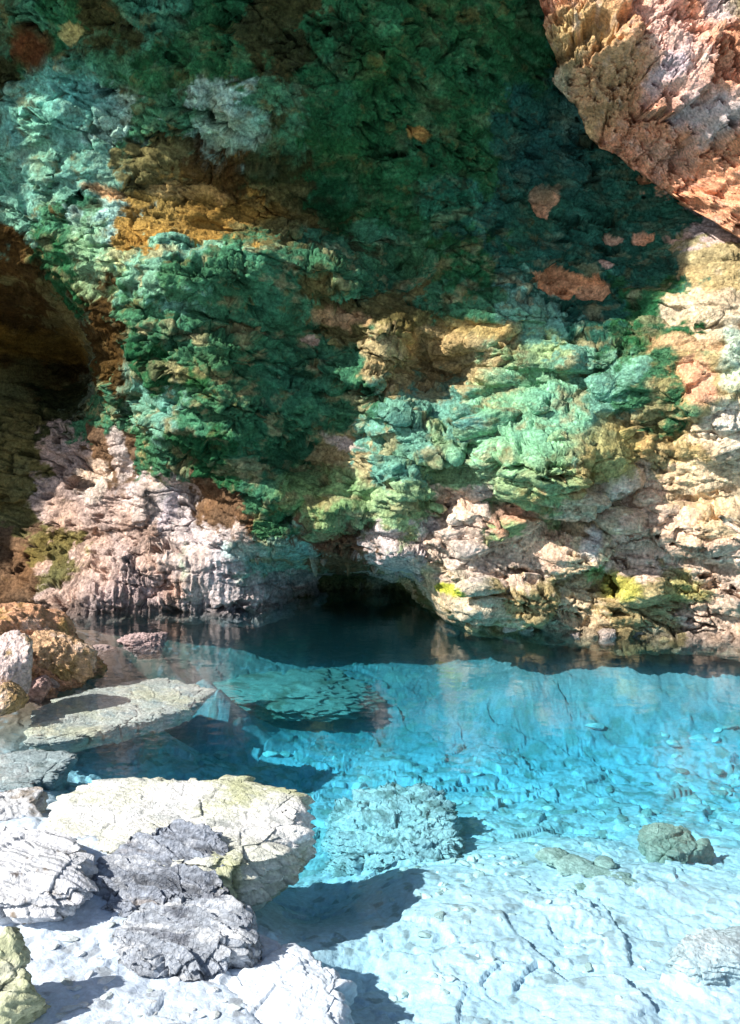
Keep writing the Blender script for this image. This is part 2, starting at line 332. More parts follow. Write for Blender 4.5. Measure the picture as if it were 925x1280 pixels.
Y1 = Y0 - disp; Z1 = Z - .36 * np.clip(disp - .02, 0, .8) + .05 * fbm(X * 4, Y0, Z * 4, 3, 99); X1 = X + .06 * fbm(X * 3, Y0, Z * 3, 4, 101)
def normals(A, B, D):
    P = np.stack([A, B, D], -1); du = np.gradient(P, axis=0); dv = np.gradient(P, axis=1); n = np.cross(du, dv); n /= np.linalg.norm(n, axis=-1)[..., None] + 1e-12
    return n
N1 = normals(X1, Y1, Z1)
st = np.linalg.norm(np.gradient(np.stack([X1, Y1, Z1], -1), axis=1), axis=-1) / np.gradient(AZ)[None, :] * 1.0
st = np.maximum(st, np.linalg.norm(np.gradient(np.stack([X1, Y1, Z1], -1), axis=0), axis=-1) / np.gradient(AX)[:, None])
att = 1 / (1 + .33 * np.clip(blur(st, 4) - 1, 0, 20))
N1 = np.stack([blur(N1[..., q_], 8) for q_ in range(3)], -1)
N1 /= np.linalg.norm(N1, axis=-1)[..., None] + 1e-9
ba = X1 - .2 * Z1; bb_ = Z1 + .22 * X1          # along and across the beds
vx = ba + .12 * fbm(X1 * 2.6, Y1 * 2.6, Z1 * 2.6, 6, 5, .62) + .2 * Y1; vz = bb_ + .06 * fbm(X1 * 2.6, Y1 * 2.6, Z1 * 2.6, 6, 9, .62)
h2, e2, _ = facets(vx * 1.5 + .3, vz * 3.9, 2); h3, e3, _ = facets(vx * 3.2, vz * 8.6, 3); h4, e4, _ = facets(vx * 8.0, vz * 18.0, 4)
m2 = sstep(-.15, .25, fbm(X1 * 1.2, Y1, Z1 * 1.6, 4, 121)); m3 = sstep(-.05, .3, fbm(X1 * 1.9, Y1, Z1 * 2.4, 4, 123)); m4 = sstep(.0, .35, fbm(X1 * 2.5, Y1, Z1 * 3, 4, 125))
fk = 1 - .7 * np.clip(flute, 0, 1)
m2 = m2 * fk; m3 = m3 * fk
det = .11 * h2 * fk - .14 * m2 * (1 - sstep(0, .075, e2)) + m3 * (.085 * h3 - .12 * (1 - sstep(0, .085, e3))) + m4 * (.035 * h4 - .05 * (1 - sstep(0, .11, e4)))
for fq_, am_, sd_ in ((4.5, .20, 1), (10, .085, 2)):
    q = (bb_ + .26 * fbm(X1 * .9, Y1 * .9, Z1 * .9, 4, 23 + sd_)) * fq_ + .7 * fbm(X1 * 3, Y1 * 3, Z1 * 3, 4, 33 + sd_); k = np.floor(q); f = q - k
    det += np.clip(strata + .15, 0, 1.2) * am_ * np.clip(.25 + 1.5 * perlin(X1 * 1.4 + k * 5.3, k * 2.9, Y1 * .6, 37 + sd_), 0, 1.2) * (sstep(0, .07, f) * (1 - f) ** .7 - .3)
fl = fbm(X * 9, Y0 * .0, Z * .9, 3, 55, .5, True)
det += flute * (.08 * fl + .04 * fbm(X * 22, Y0 * 0, Z * 1.5, 2, 57, .5, True))
pit = fbm(ba * 1.8, Y1 * 2.2, bb_ * 4.4, 5, 97, .6)
det += .05 * (fbm(ba * 1.8, Y1 * 2.2, bb_ * 6.0, 7, 91, .66, True) - .3) + .045 * fbm(ba * 2.8, Y1 * 3.5, bb_ * 8, 6, 95, .68) - .30 * sstep(.22, .33, pit)
scar = np.zeros_like(X)
for q_ in PATCH[:9]: scar = np.maximum(scar, inblob(blob(q_[0], q_[1], q_[2], q_[3], q_[4], .2), X + .05 * fbm(X * 6, Y0, Z * 6, 4, 161), Z + .05 * fbm(X * 6, Y0, Z * 6, 4, 163)))
det = det * (.5 + .75 * sstep(-.18, .22, fbm(ba * .8, Y1 * .6, bb_ * 1.3, 4, 171)))
det -= .09 * scar
det = det * att * (1 - .2 * smooth_zone) * (1 - .7 * sstep(-.1, -.5, Z))
Xw, Yw, Zw = X1 + N1[..., 0] * det, Y1 + N1[..., 1] * det, Z1 + N1[..., 2] * det
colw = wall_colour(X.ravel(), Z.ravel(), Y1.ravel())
nx, nz = X.shape
Vw = np.stack([Xw, Yw, Zw], -1).reshape(-1, 3); FW = grid_faces(nx, nz); fid = part_id.ravel()[FW[:, 0]]
def submesh(name, sel):
    f = FW[sel]; u, inv = np.unique(f, return_inverse=True)
    return mesh(name, Vw[u], inv.reshape(f.shape), colw[u], M_CLIFF)
cliff = link('cliff', submesh('cliff', fid < 0), kind='structure', label='tall limestone cave wall stained with green algae above the pool')
for i, (a, b, w_, h_, t_, o_) in enumerate(BIG):
    if (fid == i).sum() > 60: link('ledge' if w_ > 1.9 * h_ else 'boulder', submesh('boulder', fid == i), cliff)
def wall_point(px, py):
    x, z, y = wall_xz(px, py)
    for _ in range(12):
        i = np.clip(np.searchsorted(AX, x), 0, nx - 1); j = np.clip(np.searchsorted(AZ, z), 0, nz - 1)
        q = at_y(px, py, .5 * y + .5 * float(Yw[i, j])); x, y, z = q
    return np.array([x, y, z])

# embedded boulders and broken stones of the cliff, each its own part
rnd = random.Random(5)
def cliff_rock(px, py, w, h, name='stone', seed=0, tilt=0, out=.35, deep=.8, sub=4, rough=.12, col=None, label=None, y=None):
    c = wall_point(px, py) if y is None else at_y(px, py, y)
    s = c[1] / FPX
    P, Fc = rock_shape(sub, seed, 8 + seed % 4, 60, rough, 2.8)
    P = P * np.array([w * s, deep * (w + h) * .5 * s, h * s])
    P = rot(P, (seed % 7 - 3) * .06, math.radians(tilt), (seed % 5 - 2) * .15)
    P[:, 1] += (deep - out * 2 * deep) * (w + h) * .5 * s * .6
    q = P + c
    cl = wall_colour(q[:, 0].astype(F32), q[:, 2].astype(F32), q[:, 1].astype(F32))
    if col is not None: cl = cl * .35 + np.array(col) * .65 * (1 + .5 * fbm(q[:,0]*6, q[:,1]*6, q[:,2]*6, 4, 7))[:, None]
    o = link(name, mesh(name, P, Fc, cl, M_CLIFF), cliff, c)
    if label: o['label'] = label
    return o
cnt = 0
while cnt < 60:
    px = rnd.uniform(560, 920); py = rnd.uniform(400, 745)
    if px < 170 and py < 590: continue
    if 370 < px < 530 and py > 675: continue
    if px > 640 and py < 320: continue
    s_ = rnd.uniform(7, 19) * (1.25 if px > 480 else 1)
    cliff_rock(px, py, s_ * rnd.uniform(1, 1.7), s_ * rnd.uniform(.55, .95), 'stone', 300 + cnt, rnd.uniform(-28, 14), rnd.uniform(.12, .3), .8, 4, .13); cnt += 1
# rubble at the foot of the sunlit side
px = 545
while px < 930:
    base = 782 + (px - 545) * .055 if px < 700 else 793 + (px - 700) * .04
    for k in range(1):
        s_ = rnd.uniform(6, 14) * (1.0 if k else .85)
        tint = rnd.choice([None, None, (.42,.35,.34), (.52,.44,.38), (.4,.36,.2)])
        cliff_rock(px + rnd.uniform(-8, 8), base - k * 15 + rnd.uniform(-4, 4), s_ * 1.2, s_ * .8, 'stone', 700 + int(px) + k, rnd.uniform(-20, 20), .42, .9, 4, .14, tint)
    px += rnd.uniform(15, 24)
# stalactites along the lip of the low arch and the drip curtain beside it
def stalactite(px, py, ln, r, y, seed):
    c = at_y(px, py, y); s = y / FPX; n, m = 9, 12
    rr = np.random.RandomState(seed); V = []
    for i in range(n):
        a = np.linspace(0, 2 * math.pi, m, endpoint=False)
        for j in range(m):
            t = j / (m - 1); rad = r * s * (1 - t) ** .7 * (1 + .25 * math.sin(3 * a[i] + seed) * (1 - t)) + .002
            V.append((rad * math.cos(a[i]) + .12 * ln * s * t * t * math.sin(seed), rad * math.sin(a[i]), .12 * ln * s - 1.12 * ln * s * t))
    V = np.array(V); V[:, :2] *= (1 + .7 * fbm(V[:, 0] * 9 + seed, V[:, 1] * 9, V[:, 2] * 12, 3, 3))[:, None]; V[:, 0] += .03 * fbm(V[:, 2] * 5 + seed * 3.3, 0 * V[:, 0], 0 * V[:, 0], 2, 4)
    q = V + c; cl = wall_colour(q[:,0].astype(F32), q[:,2].astype(F32), q[:,1].astype(F32))
    cl = cl * .5 + .5 * np.array([(.30,.27,.22), (.16,.13,.07), (.2,.16,.11)][seed % 3])
    link('stalactite', mesh('stalactite', V, grid_faces(n, m, True), cl, M_CLIFF), cliff, c)
for i, (a, b, ln, r) in enumerate([(322,706,26,8),(343,708,20,9),(392,706,34,9),(404,708,20,8),(436,712,28,10),(452,712,18,8),(468,714,26,9),(494,718,18,8)]):
    stalactite(a, b - 8, ln * (.32 + .4 * ((i * 7) % 5) / 4), r * (.45 + .3 * ((i * 3) % 4) / 3), 12.1 + .3 * math.sin(i * 1.7), i)

# ------------------------------------------------------------------ sunlit rock overhang in the upper corner, part of the cliff
def star_outline(P2, c, n):
    d = np.array(P2) - c; a = np.arctan2(d[:, 1], d[:, 0]); r = np.hypot(d[:, 0], d[:, 1]); o = np.argsort(a); a = a[o]; r = r[o]
    th = np.linspace(-math.pi, math.pi, n, endpoint=False)
    return th, np.interp(th, np.concatenate([a - 2*math.pi, a, a + 2*math.pi]), np.concatenate([r, r, r]))
OV = [(676,-20),(682,30),(690,62),(700,98),(718,108),(736,112),(752,135),(775,158),(800,180),(830,205),(862,236),(890,262),(925,290),(990,310),(1080,300),(1200,200),(1250,0),(1150,-160),(950,-90),(850,-180),(700,-150)]
oc = at_y(870, 40, 10.75)
P2 = [at_y(a, b, 10.75)[[0, 2]] for a, b in OV]
nA, nT = 620, 330
th, R = star_outline(P2, oc[[0, 2]], nA)
R = R * (1 + .05 * fbm(np.cos(th) * 5, np.sin(th) * 5, 0 * th, 5, 77, .65))
tt = np.linspace(0, 1, nT)
rr = np.where(tt < .72, (tt / .72) ** .9, 1 - .48 * ((tt - .72) / .28))
bulge = np.where(tt < .72, -.45 * np.clip(1 - (tt / .72) ** 2, 0, 1) ** .8, (tt - .72) / .28 * 1.7)
TH, RR = np.meshgrid(th, rr, indexing='ij'); BU = np.broadcast_to(bulge, TH.shape)
gx = (oc[0] + np.cos(TH) * RR * R[:, None]).astype(F32); gz = (oc[2] + np.sin(TH) * RR * R[:, None]).astype(F32); gy = (10.8 + BU).astype(F32)
gy -= (.5 * np.clip(gx - 2.3, 0, 3)).astype(F32)
gy += (1.0 * sstep(.45, 1.0, RR) * sstep(-.2, -.75, np.sin(TH))).astype(F32)
ux = gx + .2 * fbm(gx * 1.9, gy, gz * 1.9, 6, 3, .62); uz = gz + .2 * fbm(gx * 1.9, gy + 9, gz * 1.9, 6, 6, .62)
# beds dip steeply towards the lower corner
ru, rv = ux * .72 - uz * .69, ux * .69 + uz * .72
a1, b1, _ = facets(ru * 1.3, rv * 2.0, 11); a2, b2, _ = facets(ru * 3.2, rv * 4.4, 12); a3, b3, c3 = facets(ru * 7.5, rv * 9, 13); a4, b4, _ = facets(ux * 17, uz * 19 + gy * 5, 14)
w1 = sstep(-.1, .3, fbm(gx * 1.5, gy, gz * 1.5, 4, 131)); w2 = sstep(0, .35, fbm(gx * 2.3, gy, gz * 2.3, 4, 133)); w3 = sstep(-.1, .3, fbm(gx * 2.9, gy + 4, gz * 2.9, 4, 135))
do = .34 * a1 + .20 * a2 - .16 * w1 * (1 - sstep(0, .08, b2)) + w2 * (.14 * a3 - .10 * (1 - sstep(0, .10, b3))) + w3 * (.06 * a4 - .05 * (1 - sstep(0, .13, b4))) + .10 * fbm(gx * 3, gy * 3, gz * 3, 6, 15, .62) + .07 * fbm(gx * 9, gy * 9, gz * 9, 6, 18, .68) - .34 * sstep(.18, .32, fbm(gx * 2.3, gy * 2.3, gz * 2.3, 5, 19)) - .12 * sstep(.2, .34, fbm(gx * 6, gy * 6, gz * 6, 4, 20)) + .16 * np.abs(fbm(gx * 2.2, gy * 2.2, gz * 2.2, 4, 24))
q = (rv + .1 * fbm(gx * 2, gy * 2, gz * 2, 4, 21)) * 5; f = q - np.floor(q); do += .10 * np.clip(.2 + 1.5 * fbm(ru * 1.3 + np.floor(q) * 3.1, 0 * ru, np.floor(q) * 2.7, 2, 22), 0, 1) * (sstep(0, .08, f) * (1 - f) - .3)
k = sstep(.72, 1, tt)[None, :]
Vo = np.stack([gx + np.cos(TH) * do * .45 * np.clip(RR, 0, 1) ** 3, gy - do * (1 - k * .6), gz + np.sin(TH) * do * .45 * np.clip(RR, 0, 1) ** 3], -1).reshape(-1, 3)
x, y, z = [q.ravel() for q in (gx, gy, gz)]
cz = np.tile(np.array(PAL['R'], F32), (len(x), 1))
def mixin(c, f, col): return c * (1 - f[:, None]) + f[:, None] * np.array(col, F32)
def near_o(px, py, rx, ry, ang=0, soft=.5):
    q = at_y(px, py, 10.1); s = 10.1 / FPX; wv = .12 * fbm(x * 4, y * 4, z * 4, 4, 23, .6); wv2 = .12 * fbm(x * 4, y * 4 + 7, z * 4, 4, 29, .6)
    return inblob((q[0], q[2], rx * s, ry * s, math.radians(ang), soft), x + wv, z + wv2)
for px, py, rx, ry, an, c in [(715,90,26,40,0,(.42,.40,.27)),(735,20,50,35,0,(.48,.36,.16)),(715,45,14,12,0,(.1,.07,.03)),(835,45,22,50,30,(.76,.50,.43)),(850,90,20,40,40,(.76,.48,.40)),(890,30,22,30,0,(.66,.56,.54)),
                              (775,80,40,40,0,(.52,.33,.17)),(760,125,24,20,0,(.56,.42,.2)),(905,70,18,22,0,(.62,.3,.17)),(838,82,16,14,0,(.42,.36,.40)),(880,130,22,14,-30,(.45,.40,.42)),(905,155,18,14,0,(.5,.46,.46)),
                              (870,170,40,12,-38,(.66,.38,.27)),(860,215,40,16,-38,(.66,.34,.22)),(850,215,70,9,-40,(.44,.36,.38)),(890,262,40,14,-38,(.40,.33,.35)),(812,185,36,8,-38,(.5,.36,.25)),(895,110,24,16,0,(.66,.32,.2)),(920,12,20,34,0,(.13,.12,.03))]:  # grey purple diagonal bands paint the shadow along the lower rim
    cz = mixin(cz, .85 * near_o(px, py, rx, ry, an), c)
n_ = fbm(x * 5, y * 5, z * 5, 5, 33, .62); n2_ = fbm(x * 11, y * 11, z * 11, 4, 37, .62)
cz = 1.1 * cz * (1 + .45 * n_ + .4 * n2_)[:, None]
cz = mixin(cz, .3 * sstep(.15, .4, fbm(x * 7, y * 7, z * 7, 4, 43, .6)), (.46, .40, .38))
cz = mixin(cz, .3 * sstep(.2, .45, fbm(x * 6, y * 6 + 3, z * 6, 4, 45, .6)), (.74, .60, .54))
link('overhang', mesh('overhang', Vo, grid_faces(nA, nT, True), np.clip(cz, .01, .85), M_CLIFF), cliff, label='sunlit orange and pink rock overhang')

# ------------------------------------------------------------------ unseen cave roof above the view, edge shaped to shade the upper wall
edge = [(-26, 9), (-13, 9.2), (-10.4, 8.9), (-8.8, 9.1), (-7, 8.8), (-6.2, 7.8), (-5, 7.5), (-3.6, 7.6), (-2.7, 8.2), (-1.5, 9.1), (0, 9.5), (3, 9.5), (6, 7.6), (9, 6), (14, 4), (26, 2)]
rx_ = np.linspace(-26, 26, 260); ry_ = np.interp(rx_, [a for a, b in edge], [b for a, b in edge]) + .35 * fbm(rx_ * .9, rx_ * 0, rx_ * 0, 5, 3, .6)
s_ = np.linspace(0, 1, 90)
yy = ry_[:, None] * (1 - s_) + 30 * s_; RXX = np.broadcast_to(rx_[:, None], yy.shape)
zl = 9.6 + .25 * fbm(RXX * .8, yy * .8, 0 * yy, 5, 8) - .25 * s_
zu = 11.4 + 1.2 * sstep(0, .3, s_) + .4 * fbm(RXX * .5, yy * .5, 0 * yy + 5, 5, 9)
zu[:, 0] = zl[:, 0] = 10.4
V = np.concatenate([np.stack([RXX, yy, zl], -1).reshape(-1, 3), np.stack([RXX, yy, zu], -1).reshape(-1, 3)])
gf = grid_faces(260, 90); cr = np.tile(np.array([.16, .15, .09]), (len(V), 1)) * (1 + .5 * fbm(V[:,0], V[:,1], V[:,2], 4, 4))[:, None]
link('shading_roof', mesh('shading_roof', V, np.concatenate([gf, gf[:, ::-1] + 260 * 90]), cr, M_CLIFF), kind='structure')

# ------------------------------------------------------------------ pool floor and the dry shore, one sheet
BP = """925 1280 -0.16,700 1280 -0.16,560 1280 -0.18,470 1270 -0.20,300 1275 0.06,120 1275 0.10,0 1275 0.12,60 1180 0.10,160 1170 0.09,0 1100 0.12,60 1024 .22,120 1045 .27,60 1065 .22,0 1030 .2,
925 1180 -0.20,800 1180 -0.22,640 1180 -0.22,500 1180 -0.25,450 1230 -0.30,400 1150 -0.60,925 1090 -0.36,820 1090 -0.34,720 1090 -0.32,600 1090 -0.34,500 1100 -0.36,420 1080 -0.70,
925 1040 -0.60,780 1045 -0.62,660 1040 -0.72,600 1030 -0.80,420 1030 -0.85,340 1100 -1.00,330 1060 -1.00,800 980 -1.03,660 980 -1.03,540 960 -1.06,420 960 -1.12,300 960 -1.16,200 955 -1.19,110 955 -1.06,
920 930 -.95,780 920 -.98,640 920 -1.05,480 920 -1.2,360 910 -1.2,280 905 -1.25,180 930 -1.2,
920 870 -.62,780 870 -.64,640 872 -.72,540 870 -.95,440 880 -1.0,330 870 -.95,250 850 -.45,150 880 -.3,80 880 -.25,0 900 -.12,0 960 -.14,40 950 -.25,60 990 -.15,0 1000 .02,
920 832 -.36,780 832 -.38,650 826 -.45,570 826 -.7,480 826 -1.0,400 815 -1.1,300 815 -.6,200 820 -.3,130 822 -.2,480 785 -1.7,400 785 -1.4,300 790 -.8,200 795 -.4,120 795 -.3,60 830 -.1,20 860 0"""
pts, val = [], []
for s in BP.replace('\n', '').split(','):
    a, b, zz = map(float, s.split()); q = at_z(a, b, zz); pts.append((q[0], q[1])); val.append(zz)
for x_, y_, zz in [(-2.5,2,.25),(0,2,-.1),(2.5,2,-.2),(0,-2,.3),(-6,3,.5),(6,3,-.3),(-8,8,1),(8,7,-1.2),(-12,0,1.5),(12,0,.8),(0,-7,.6),(-7,15,-1),(0,19,-2.2),(7,16,-1.8),(-14,14,1),(14,14,1),(-5.5,9,-.05),(-5,6.5,.12),(-4,5,.15)]:
    pts.append((x_, y_)); val.append(zz)
bed_base = RBF(pts, val, .15)
BX = axis([(-120, -14, 8), (-14, -5.4, .25), (-5.4, -2.2, .018), (-2.2, 2.4, .0095), (2.4, 5.2, .018), (5.2, 14, .25), (14, 120, 8)])
BY = axis([(-120, -8, 8), (-8, 3, .2), (3.0, 4.2, .0085), (4.2, 6, .0115), (6, 8, .017), (8, 13.4, .03), (13.4, 18, .07), (18, 24, .4), (24, 120, 8)])
Xb, Yb = [q.astype(F32) for q in np.meshgrid(BX, BY, indexing='ij')]
Zb = bed_base(np.clip(Xb, -14, 14), np.clip(Yb, -8, 20)).astype(F32)
ux = Xb + .12 * fbm(Xb * 1.6, Yb * 1.6, Zb * 0, 4, 3); uy = Yb + .12 * fbm(Xb * 1.6, Yb * 1.6, Zb * 0 + 4, 4, 6)
p1, q1, _ = facets(ux * 1.4, uy * 1.4, 21); p2, q2, r2 = facets(ux * 3.4, uy * 3.0, 22); p3, q3, r3 = facets(ux * 8.5, uy * 7.0, 23); p4, q4, r4 = facets(ux * 19, uy * 16, 24)
deepw = sstep(.30, .9, -Zb); dry = sstep(-.12, .06, Zb)
steep = 1 - .45 * sstep(9, 11, Yb)
mA = sstep(-.1, .3, fbm(Xb * .9, Yb * .9, 0 * Zb, 4, 141)); mB = sstep(0, .3, fbm(Xb * 1.7, Yb * 1.4, 0 * Zb, 4, 143)); mC = sstep(-.1, .3, fbm(Xb * 2.6, Yb * 2.2, 0 * Zb, 4, 145))
db = steep * (.5 * (.05 + .08 * deepw) * p1 + (.030 + .03 * deepw) * (p2 - .18 * mA * (1 - sstep(0, .09, q2))) + mB * (.020 + .016 * deepw) * (p3 - .5 * (1 - sstep(0, .11, q3))) + mC * (.012 + .006 * deepw) * (p4 - .5 * (1 - sstep(0, .15, q4))))
db += .05 * fbm(Xb * 2, Yb * 2, Zb * 0, 5, 31, .55) + .012 * fbm(Xb * 13, Yb * 11, Zb * 0, 4, 35, .65)
Zf = Zb + db * (1 - .25 * dry)
# colour of the floor: bleached limestone, brown algae at the shaded side, silt and painted dimming
cb = np.tile(np.array([.56, .65, .76], F32), (Xb.size, 1)).reshape(Xb.shape + (3,))
def bmix(c, f, col): return c * (1 - f[..., None]) + f[..., None] * np.array(col, F32)
def bpatch(px, py, z_, rx, ry, ang=0, soft=.6):
    q = at_z(px, py, z_); s = q[1] / FPX
    wv = .25 * fbm(Xb * 2.2, Yb * 2.2, 0 * Zb, 4, 51, .6); wv2 = .25 * fbm(Xb * 2.2, Yb * 2.2, 0 * Zb + 5, 4, 53, .6)
    return inblob((q[0], q[1], rx * s, ry * q[1] ** 2 / (FPX * 2.2), math.radians(ang), soft), Xb + wv, Yb + wv2)
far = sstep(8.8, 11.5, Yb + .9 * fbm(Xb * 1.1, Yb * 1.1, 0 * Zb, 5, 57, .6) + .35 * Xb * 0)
cb = bmix(cb, .86 * far, (.10, .15, .16))  # silt tone that also paints the dimming towards the back wall
cb = bmix(cb, .85 * bpatch(180, 815, -.4, 170, 30), (.20, .15, .12))
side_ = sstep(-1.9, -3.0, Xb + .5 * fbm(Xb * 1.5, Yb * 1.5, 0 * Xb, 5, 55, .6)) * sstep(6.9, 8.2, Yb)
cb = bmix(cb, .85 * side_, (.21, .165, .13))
cb = bmix(cb, .75 * bpatch(20, 880, -.1, 70, 50), (.24, .15, .09))
cb = bmix(cb, .7 * bpatch(480, 850, -1.6, 110, 18), (.2, .19, .15))
cb = bmix(cb, .55 * bpatch(150, 945, -1.1, 90, 26), (.09, .13, .11))  # dark water and shadow before the sunken slab, painted into the floor
cb = cb * (1 + .16 * fbm(Xb * 3, Yb * 3, 0 * Zb, 5, 61, .6) + .12 * fbm(Xb * 14, Yb * 12, 0 * Zb, 4, 63, .6))[..., None]
cb = bmix(cb, deepw * .6 * sstep(.02, .34, fbm(Xb * 1.5 + 3, Yb * 1.0, 0 * Zb, 6, 70, .64)), (.27, .33, .33))
cb = bmix(cb, deepw * .75 * sstep(.12, .30, fbm(Xb * 4.2, Yb * 2.6, 0 * Zb, 6, 68, .66)), (.20, .25, .24))
cb = bmix(cb, deepw * .6 * (r3 > .8) * sstep(.02, .1, q3), (.26, .30, .27))
cb = bmix(cb, .75 * (r4 > .9) * sstep(.02, .1, q4), (.30, .33, .36))
cb = bmix(cb, .5 * sstep(.25, .5, fbm(Xb * 6, Yb * 5, 0 * Zb, 5, 65, .62)), (.45, .50, .56))
cb = bmix(cb, .5 * dry * sstep(.1, .4, fbm(Xb * 4, Yb * 6, 0 * Zb + 2, 5, 67, .62)), (.55, .60, .70))
nbx, nby = Xb.shape
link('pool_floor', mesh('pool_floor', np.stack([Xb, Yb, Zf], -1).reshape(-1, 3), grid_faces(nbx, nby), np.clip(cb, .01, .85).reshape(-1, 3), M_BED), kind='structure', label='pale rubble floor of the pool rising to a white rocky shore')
def bed_z(x_, y_):
    i = int(np.clip(np.searchsorted(BX, x_), 0, nbx - 1)); j = int(np.clip(np.searchsorted(BY, y_), 0, nby - 1)); return float(Zf[i, j])
def bed_point(px, py):
    z_ = -.3
    for _ in range(30):
        q = at_z(px, py, z_); z_ = .6 * z_ + .4 * bed_z(q[0], q[1])
    return at_z(px, py, z_)

# ------------------------------------------------------------------ water: one closed body, clear, absorbing red first
wm = bpy.data.materials.new('pool_water'); wm.use_nodes = True; t = wm.node_tree; N = t.nodes; L = t.links
N.remove(N['Principled BSDF']); out = N['Material Output']
tr = N.new('ShaderNodeBsdfTransparent'); gl = N.new('ShaderNodeBsdfGlossy'); gl.inputs['Roughness'].default_value = .07
mx = N.new('ShaderNodeMixShader'); gn = N.new('ShaderNodeNewGeometry')
def mth(op, a, b=None):
    q = N.new('ShaderNodeMath'); q.operation = op
    for i_, v_ in enumerate((a, b)):
        if v_ is None: continue
        if isinstance(v_, (int, float)): q.inputs[i_].default_value = v_
        else: L.new(v_, q.inputs[i_])
    return q.outputs[0]
dt = N.new('ShaderNodeVectorMath'); dt.operation = 'DOT_PRODUCT'; L.new(gn.outputs['Normal'], dt.inputs[0]); L.new(gn.outputs['Incoming'], dt.inputs[1])
fr_ = mth('ADD', mth('MULTIPLY', mth('POWER', mth('SUBTRACT', 1.0, mth('ABSOLUTE', dt.outputs['Value'])), 5.0), .98), .02)
L.new(fr_, mx.inputs[0]); L.new(tr.outputs[0], mx.inputs[1]); L.new(gl.outputs[0], mx.inputs[2]); L.new(mx.outputs[0], out.inputs['Surface'])
nn = N.new('ShaderNodeTexNoise'); nn.inputs['Scale'].default_value = 5; nn.inputs['Detail'].default_value = 3
L.new(gn.outputs['Position'], nn.inputs['Vector']); bp = N.new('ShaderNodeBump'); bp.inputs['Strength'].default_value = .22; bp.inputs['Distance'].default_value = .025
L.new(nn.outputs['Fac'], bp.inputs['Height']); L.new(bp.outputs[0], gl.inputs['Normal'])
va = N.new('ShaderNodeVolumeAbsorption'); va.inputs['Color'].default_value = (.50, .915, .976, 1); va.inputs['Density'].default_value = 1.0
vs = N.new('ShaderNodeVolumeScatter'); vs.inputs['Color'].default_value = (.10, .75, .95, 1); vs.inputs['Density'].default_value = .035; vs.inputs['Anisotropy'].default_value = .3
av = N.new('ShaderNodeAddShader'); L.new(va.outputs[0], av.inputs[0]); L.new(vs.outputs[0], av.inputs[1]); L.new(av.outputs[0], out.inputs['Volume'])
x0, x1, y0, y1, zb_ = -16, 16, -6, 26, -7
V = [(x0,y0,zb_),(x1,y0,zb_),(x1,y1,zb_),(x0,y1,zb_),(x0,y0,0),(x1,y0,0),(x1,y1,0),(x0,y1,0)]
link('water', mesh('water', V, [(0,3,2,1),(4,5,6,7),(0,1,5,4),(1,2,6,5),(2,3,7,6),(3,0,4,7)], None, wm, False), kind='structure', label='clear turquoise water filling the cave pool')

